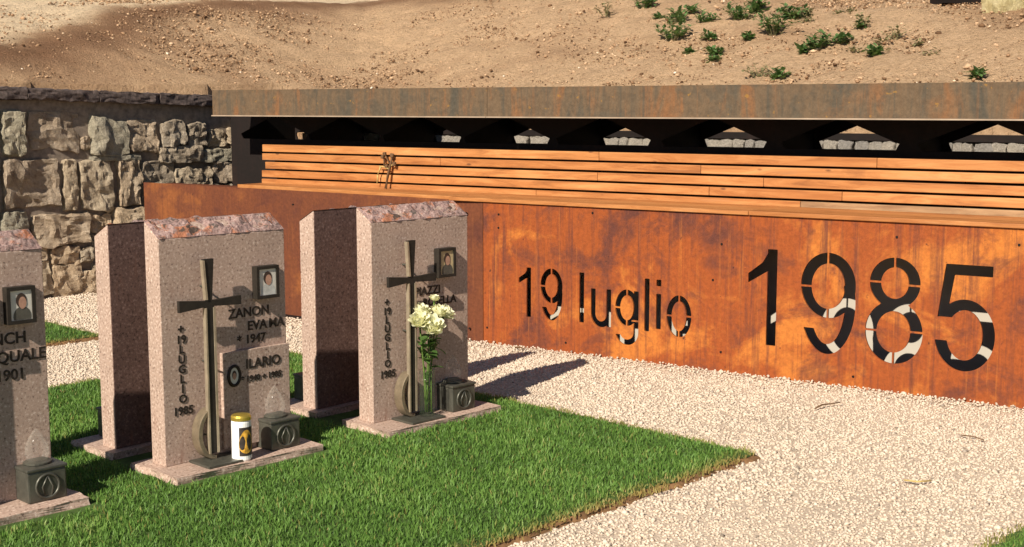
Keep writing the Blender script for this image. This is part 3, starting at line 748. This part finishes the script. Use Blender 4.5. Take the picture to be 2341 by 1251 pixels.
def letters(parent, body, x, z, size, y=-.0012, align='LEFT', name='lettering'):
    return mobj(name, text_mesh(body, size, .0018, align, .0010), M['letter'], parent, loc=(x, y, z))
def lantern(x, y, label):
    """bronze box lamp with a ring emblem and a flame shaped glass; x, y in grave-row coordinates of its front left corner"""
    w = .145; h = .125
    o = empty('grave_lantern', (*G(x+w/2, y+w/2), .0505), ROT_G, label=label, cat='grave lantern', group='bronze lanterns on the grave plinths')
    MB().box(-w/2, w/2, -w/2, w/2, 0, h-.012).build('body', M['bronze'], o, bevel=.006)
    MB().box(-w/2-.004, w/2+.004, -w/2-.004, w/2+.004, h-.0125, h).build('lid', M['bronze'], o, bevel=.004)
    for f in (0, 1):
        m = MB(); pts = []
        ring = [(.043*math.cos(t), -w/2-.001, .055+.043*math.sin(t)) for t in [2*math.pi*i/24 for i in range(25)]]
        m.tube(ring, .0055, 6, False)
        m.tube([(-.012, -w/2-.001, .02), (-.020, -w/2-.001, .052), (0, -w/2-.001, .092)], .004, 6)
        m.tube([(.012, -w/2-.001, .02), (.020, -w/2-.001, .052), (0, -w/2-.001, .092)], .004, 6)
        e = m.build('emblem', M['bronze'], o, smooth=True)
        if f: e.rotation_euler = (0, 0, R(90))
        break
    prof = [(.020, 0), (.036, .012), (.044, .035), (.042, .06), (.030, .09), (.014, .115), (.002, .128)]
    prof = prof+[(max(r-.003, .0005), z) for r, z in prof[::-1]]
    g = MB().lathe([(r, z+h) for r, z in prof], 20).build('glass_flame', M['glass_frost'], o, smooth=True)
    MB().lathe([(.001, h+.002), (.05, h+.002), (.05, h+.008), (.036, h+.014), (.001, h+.014)], 20).build('collar', M['bronze'], o, smooth=False)
    return o

SW, ST = .588, .10
def front_grave(a, b, lab, seed):
    o = empty('gravestone', (*G(a, b), 0), ROT_G, label=lab, cat='gravestone', group='pink granite gravestones on the lawn')
    slab_mesh(SW, ST, .945, 1.008).build('slab', M['granite'], o, bevel=.003)
    split_top(SW, ST, .945, 1.008, seed).build('split_top', M['granite_top'], o)
    plinth(o, -.055, .645, -.165, .16, seed*3+1)
    cross(o); arc_ring(o)
    # vertical date
    for i, ch in enumerate(('+', '19', 'L', 'U', 'G', 'L', 'I', 'O')):
        letters(o, ch, .085, .572-.0395*i, .046 if i else .05, align='CENTER')
    letters(o, '1985', .085, .248, .046, align='CENTER')
    return o
def rear_grave(a, b, lab, seed, turn=R(2.5)):
    o = empty('gravestone', (*G(a, b), 0), ROT_G+turn, label=lab, cat='gravestone', group='pink granite gravestones on the lawn')
    m = MB().add([(0,0,.05),(SW,0,.05),(SW,ST,.05),(0,ST,.05),(0,0,.978),(SW,0,.978),(SW,ST,.925),(0,ST,.925)],
                 [(0,3,2,1),(1,2,6,5),(2,3,7,6),(3,0,4,7),(4,5,6,7)])
    m.build('slab', M['granite'], o)
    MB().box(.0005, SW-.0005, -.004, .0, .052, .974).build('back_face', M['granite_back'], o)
    sp = split_top(SW, ST, .925, .978, seed).build('split_top', M['granite_top'], o)
    sp.location = (SW, ST, 0); sp.rotation_euler = (0, 0, math.pi)
    plinth(o, -.05, .64, -.05, .27, seed*3+2)
    return o
g1 = front_grave(1.565, 4.40, 'pink granite gravestone with raised name ending in QUALE', 1.3)
letters(g1, 'FRANCH', .515, .618, .058, align='RIGHT'); letters(g1, 'PASQUALE', .585, .552, .058, align='RIGHT'); letters(g1, '*', .37, .488, .055); letters(g1, '1901', .505, .488, .055, align='RIGHT')
portrait(g1, .435, .540, .690, .822, 'hair', 'cloth_d', 'paper'); portrait(g1, .30, .395, .690, .80, 'hair', 'cloth_l', 'paper')
g2 = front_grave(2.61, 4.38, 'pink granite gravestone with a square portrait and an added name plaque reading ILARIO', 2.1)
letters(g2, 'ZANON', .305, .603, .054); letters(g2, 'EVA', .395, .545, .054); letters(g2, 'MA', .500, .545, .054); letters(g2, '*', .345, .492, .05); letters(g2, '1947', .383, .492, .05)
pq = MB().box(.258, SW-.001, -.020, -.0005, .075, .470).build('plaque', M['granite'], g2, bevel=.003)
letters(pq, 'ILARIO', .368, .392, .056, y=-.0212); letters(pq, '* 1940 + 1985', .345, .338, .034, y=-.0212)
def oval(parent, cx, cz, a, c, y):
    ring = [(cx+a*math.cos(t), y, cz+c*math.sin(t)) for t in [2*math.pi*i/28 for i in range(29)]]
    f = MB().tube(ring, .007, 6, False).build('oval_frame', M['letter'], parent, smooth=True)
    MB().add(ring[:-1], [tuple(range(28))]).build('photograph', M['paper'], f)
    P = [(cx+a*.4*math.cos(t), y-.001, cz+.004+c*.45*math.sin(t)) for t in [2*math.pi*i/20 for i in range(20)]]
    MB().add(P, [tuple(range(20))]).build('printed_hair', M['hair'], f)
    P = [(cx+a*.3*math.cos(t), y-.0015, cz-.002+c*.35*math.sin(t)) for t in [2*math.pi*i/20 for i in range(20)]]
    MB().add(P, [tuple(range(20))]).build('printed_face', M['skin'], f)
oval(pq, .310, .372, .027, .040, -.024)
portrait(g2, .424, .534, .672, .806, 'hair', 'cloth_l', 'paper')
g3 = front_grave(3.63, 4.335, 'pink granite gravestone behind the white roses', 3.7)
letters(g3, 'PIAZZI', .250, .598, .054); letters(g3, 'ROSELLA', .300, .545, .052)
portrait(g3, .372, .480, .672, .806, 'hair', 'cloth_d', 'paper_warm')
r1 = rear_grave(1.565, 4.80, 'pink granite gravestone facing away behind the one with name ending in QUALE', 4.4)
r2 = rear_grave(2.615, 4.77, 'pink granite gravestone facing away behind the one with the ILARIO plaque', 5.2)
r3 = rear_grave(3.625, 4.735, 'pink granite gravestone facing away behind the one with roses', 6.9)
lantern(1.565+.45, 4.40-.095, 'bronze box lantern on the plinth of the gravestone ending in QUALE')
lantern(2.61+.425, 4.38-.106, 'bronze box lantern beside the grave candle')
lantern(3.63+.385, 4.335-.106, 'bronze box lantern beside the vase of white roses')
lantern(2.615+.06, 4.77+.115, 'bronze box lantern behind the gravestone with the ILARIO plaque')
lantern(3.625+.06, 4.735+.115, 'bronze box lantern behind the gravestone with roses')

# ---- candle
cd = empty('grave_candle', (*G(2.61+.275, 4.38-.115), .0505), ROT_G, label='white grave candle with gold lid and golden picture on the plinth', cat='candle')
MB().lathe([(.001, 0), (.037, 0), (.040, .006), (.0395, .155), (.037, .163), (.001, .163)], 28).build('jar', M['wax'], cd, smooth=False)
MB().lathe([(.001, .1635), (.0405, .1635), (.0405, .176), (.036, .183), (.001, .186)], 28).build('lid', M['gold'], cd)
a0, a1 = R(-138), R(-40)
MB().lathe([(.0405, .022), (.0403, .138)], 14, a0=a0, a1=a1).build('print', M['print_dark'], cd, smooth=True)
m = MB(); vs = [(.0411*math.cos(R(-98)), .0411*math.sin(R(-98)), .08)]
for i in range(24):
    t = 2*math.pi*i/24; an = R(-96)+R(44)*math.cos(t)*(1-.25*math.sin(t)); vs.append((.0411*math.cos(an), .0411*math.sin(an), .080+.048*math.sin(t)))
m.add(vs, [(0, 1+i, 1+(i+1) % 24) for i in range(24)]).build('printed_figure', M['print_gold'], cd)

# ---- vase of roses
vx, vy = G(3.63+.245, 4.335-.085)
va = empty('glass_vase', (vx, vy, .0605), ROT_G, label='clear glass vase holding white roses', cat='vase')
prof = [(.001, 0), (.033, 0), (.035, .01), (.034, .12), (.037, .21), (.0345, .21), (.031, .12), (.031, .014), (.001, .012)]
MB().lathe(prof, 28).build('glass', M['glass_vase'], va, smooth=True)
bq = empty('rose_bouquet', (vx, vy, .0745), ROT_G, label='bunch of ivory white roses standing in the glass vase', cat='roses')
rr_ = random.Random(21)
def petal(w, h, cup, curl):
    vs = []; n = 5
    for j in range(n):
        v = j/(n-1)
        for i in range(n):
            u = i/(n-1)*2-1; ww = w*(math.sin(math.pi*(.12+.80*v))**.7)
            x = u*ww; z = h*v*(1-.12*u*u); y = cup*(u*u)*w*.9 - h*.42*math.sin(v*1.7)*.55 - curl*max(0, v-.6)**2*h*2
            vs.append(Vector((x, y, z)))
    return vs, [(j*n+i, j*n+i+1, (j+1)*n+i+1, (j+1)*n+i) for j in range(n-1) for i in range(n-1)]
def rose(c, r, tilt, az):
    m = MB(); rot = Matrix.Rotation(az, 3, 'Z') @ Matrix.Rotation(tilt, 3, 'X')
    for layer, (cnt, w, h, off, lean) in enumerate(((4, .40, 1.0, .06, -.12), (5, .58, 1.1, .17, .02), (6, .70, 1.06, .26, .18), (7, .76, .92, .32, .42))):
        for k in range(cnt):
            vs, fs = petal(w*r, h*r, .35, .25+.5*layer/3)
            an = 2*math.pi*k/cnt+layer*.7+rr_.uniform(-.2, .2)
            M3 = Matrix.Rotation(an, 3, 'Z') @ Matrix.Rotation(lean+rr_.uniform(-.1, .1), 3, 'X')
            out = [rot @ (M3 @ v + Matrix.Rotation(an, 3, 'Z') @ Vector((0, -off*r, -.45*r))) + c for v in vs]
            m.add(out, fs)
    b = m.build('bloom', M['petal'], bq, smooth=True)
    MB().tube([c+rot @ Vector((0, 0, -.75*r)), c+rot @ Vector((0, 0, -.42*r))], [r*.15, r*.34], 8).build('calyx', M['leaf'], b, smooth=True)
    return c+rot @ Vector((0, 0, -.7*r))
blooms = [((-.012, -.045, .405), .052, .75, -.3), ((-.062, -.02, .432), .042, .6, -.8), ((-.02, .015, .468), .040, .3, .2), ((.058, -.02, .458), .036, .55, .3), ((.105, -.015, .447), .040, .7, .6), ((.062, .012, .515), .022, .2, 0)]
for (c, r, t, a) in blooms:
    e = rose(Vector(c), r*1.16, t, a); q = Vector((e.x*.12+rr_.uniform(-.012, .012), e.y*.1+rr_.uniform(-.012, .012), .0))
    top = Vector((e.x*.45, e.y*.45, .21)) if abs(e.x) < .06 else Vector((e.x*.28, e.y*.3, .21))
    MB().tube([q, q.lerp(top, .5), top, top.lerp(e, .6)+Vector((0, 0, .01)), e], .0035, 6).build('stem', M['stem'], bq, smooth=True)
def leaf(c, l, az, tilt):
    vs = []; n = 6
    for i in range(n+1):
        t = i/n; w = .33*l*math.sin(math.pi*t**.85)+.0004
        vs += [Vector((l*t, -w, .10*l*math.sin(t*2.6))), Vector((l*t, 0, .10*l*math.sin(t*2.6)-.05*l)), Vector((l*t, w, .10*l*math.sin(t*2.6)))]
    fs = [(i*3+k, i*3+k+1, i*3+4+k, i*3+3+k) for i in range(n) for k in range(2)]
    rot = Matrix.Rotation(az, 3, 'Z') @ Matrix.Rotation(-tilt, 3, 'Y')
    MB().add([rot @ v + Vector(c) for v in vs], fs).build('leaf', M['leaf'], bq, smooth=True)
for k in range(44):
    z = rr_.uniform(.03, .36); r = .018 if z < .21 else .03
    a = rr_.uniform(0, 6.28); l = rr_.uniform(.022, .03) if z < .2 else rr_.uniform(.04, .065)
    if z < .2: leaf((math.cos(a)*.006, math.sin(a)*.006, z), l*.85, a, R(rr_.uniform(40, 75)))
    else: leaf((math.cos(a)*.012, math.sin(a)*.012, z), l, a, R(rr_.uniform(-35, 45)))
for k in range(16):
    a = rr_.uniform(0, 6.28); leaf((math.cos(a)*.014, math.sin(a)*.014, rr_.uniform(.22, .36)), rr_.uniform(.045, .07), a, R(rr_.uniform(0, 60)))
leaf((.03, -.03, .30), .06, R(-20), R(-40)); leaf((-.03, -.03, .36), .05, R(200), R(-20))

# ================================================================== SMALL THINGS
# dried sprig caught on the backrest
def bw_(s, o, z): return Vector((K0.x+BD.x*s+BN.x*o, K0.y+BD.y*s+BN.y*o, z))
sp = empty('dried_sprig', bw_(-1.09, .425, .897), ROT_B, label='small dried brown sprig leaning against the bench slats', cat='sprig')
rt = random.Random(5)
MB().tube([(.0, -.03, 0), (.012, -.02, .09), (.022, .0, .17), (.03, .008, .225)], [.010, .010, .009, .006], 7).build('stalk', M['twig'], sp, smooth=True)
for (p, q) in (((.018, -.005, .13), (-.075, -.01, .15)), ((-.06, -.01, .145), (-.085, -.012, .09)), ((-.085, -.012, .09), (-.09, -.015, .03)), ((.02, 0, .16), (-.03, 0, .235)), ((.02, 0, .15), (.055, -.005, .165)), ((-.03, -.005, .15), (-.045, -.005, .215))):
    p, q = Vector(p), Vector(q)
    MB().tube([p, (p+q)/2+Vector((rt.uniform(-.006, .006), 0, .006)), q], [.0065, .005, .003], 6).build('twig', M['twig'] if rt.random() < .6 else M['twig_pale'], sp, smooth=True)
for c in ((.03, .004, .225), (-.03, 0, .235), (.055, -.005, .168), (-.01, -.005, .15), (-.045, -.005, .215)):
    mobj('seed_head', rough_block(.026, .018, .026, c[0]*100, .2, .8), M['twig'], sp, loc=c)
# twigs and straws on the gravel
def gtwig(pts, r, name, lab, mat='twig'):
    P = [Vector((x, y, z)) for x, y, z in pts]; c = P[0].copy()
    o = MB().tube([p-c for p in P], r, 6).build(name, M[mat], None, smooth=True); o.location = c
    tag(o, lab, 'twig')
gtwig([(1.455, 6.06, .016), (1.50, 6.11, .022), (1.56, 6.15, .018), (1.60, 6.155, .024)], [.004, .004, .0035, .003], 'twig', 'thin brown twig on the gravel below the figure 8')
gtwig([(.02, 7.62, .02), (.045, 7.60, .026), (.075, 7.585, .018)], [.006, .005, .003], 'twig', 'short dark twig on the gravel beside the steel wall left of 19')
gtwig([(1.52, 4.86, .016), (1.56, 4.83, .018), (1.62, 4.85, .016)], .0035, 'straw', 'pale yellow straw lying on the open gravel', 'twig_pale')
gtwig([(1.98, 5.55, .016), (2.02, 5.52, .018), (2.05, 5.47, .015)], .003, 'twig', 'thin curved brown twig on the gravel below the figure 5')

# weeds on the bank
WEEDS = [(0.90,12.53,0.25),(1.27,12.54,0.19),(1.40,11.38,0.29),(1.48,11.85,0.18),(1.72,11.62,0.17),(1.66,10.77,0.12),(1.99,11.51,0.24),(2.21,11.77,0.17),(2.19,10.93,0.33),(2.41,11.27,0.20),(1.90,10.02,0.20),(2.02,9.92,0.11),(1.98,10.95,0.09),(2.42,10.35,0.19),(2.61,10.37,0.12),(2.86,10.64,0.20),(2.75,9.92,0.13),(2.98,10.20,0.17),(3.09,9.63,0.14),(3.23,9.09,0.09),(2.55,11.28,0.11),(2.31,10.34,0.09),(3.08,9.93,0.07),(1.65,12.08,0.10)]
re_ = random.Random(77)
for _ in range(18):
    wx, wy = re_.uniform(1.3, 3.2), re_.uniform(9.9, 12.2)
    if wy+.9*(wx-1.3) < 12.9 and wy+.9*wx > 12.0: WEEDS.append((wx, wy, re_.uniform(.05, .14)))
DRY = {25, 27, 29, 31, 33, 35, 10, 15, 17, 18, 20, 22, 0}
rwd = random.Random(33)
for i, (x, y, w) in enumerate(WEEDS):
    size = 'large' if w >= .24 else 'medium sized' if w >= .15 else 'small'; w *= 1.3
    z = float(hill(np.array([x]), np.array([y]))[0][0]); dryw = i in DRY
    o = empty('weed', (x, y, z-.01), rwd.uniform(0, 6.28), label=size+' sparse dry olive weed growing on the bare dirt bank' if dryw else size+' bushy green weed growing on the bare dirt bank', cat='weed', group='dry weeds on the dirt bank' if dryw else 'green weeds on the dirt bank')
    m = MB(); st = MB(); n = int((40 if dryw else 110)*min(1.5, w/.2)+14); h = w*(.62 if not dryw else .5)
    for k in range(max(4, n//9)):
        a = rwd.uniform(0, 6.28); r = w*.5*math.sqrt(rwd.random()); tip = Vector((math.cos(a)*r, math.sin(a)*r, h*rwd.uniform(.55, 1)*(1-.5*(r/(w*.5))**2)))
        st.tube([(math.cos(a)*r*.25, math.sin(a)*r*.25, 0), tip*.6+Vector((0, 0, h*.05)), tip], [.003, .0025, .0015], 4)
        for _ in range(9):
            t = rwd.uniform(.25, 1.05); c = tip*t+Vector((rwd.gauss(0, .012), rwd.gauss(0, .012), rwd.gauss(0, .008)))
            l = rwd.uniform(.024, .056)*(1.3 if not dryw else .85); az = rwd.uniform(0, 6.28); ti = rwd.uniform(-.4, .9)
            rot = Matrix.Rotation(az, 3, 'Z') @ Matrix.Rotation(-ti, 3, 'Y')
            m.add([rot @ Vector(q)+c for q in ((0, 0, 0), (l*.45, -l*.3, .003), (l, 0, -.003), (l*.45, l*.3, .003))], [(0, 1, 2), (0, 2, 3)])
    m.build('foliage', M['weed_dry' if dryw else 'weed'], o); st.build('stems', M['weed_dry'], o)

# pale blocks and a dark block put in for a shade gap at the top of the bank
def on_hill(x, y): return float(hill(np.array([x]), np.array([y]))[0][0])
for k, (x, y, w, h, lab) in enumerate(((3.93, 10.52, .23, .45, 'pale yellow stone block at the top of the bank next to the dark block'), (4.24, 10.38, .30, .45, 'pale yellow stone block at the top of the bank away from the dark block'))):
    o = mobj('stone_block', rough_block(w, .24, h, 200+k, .09, .25), M['yellow_stone'], loc=(x, y, on_hill(x, y)+h*.36)); o.rotation_euler = (0, 0, R(20+30*k)); tag(o, lab, 'stone block')
o = mobj('shade_gap_block', rough_block(.8, .22, .3, 210, .03, .1), M['corten_dark'], loc=(4.02, 11.35, on_hill(4.02, 11.35)+.12)); o.rotation_euler = (0, 0, R(12)); tag(o, 'dark block put in for a shade gap at the top of the dirt bank', 'dark block')
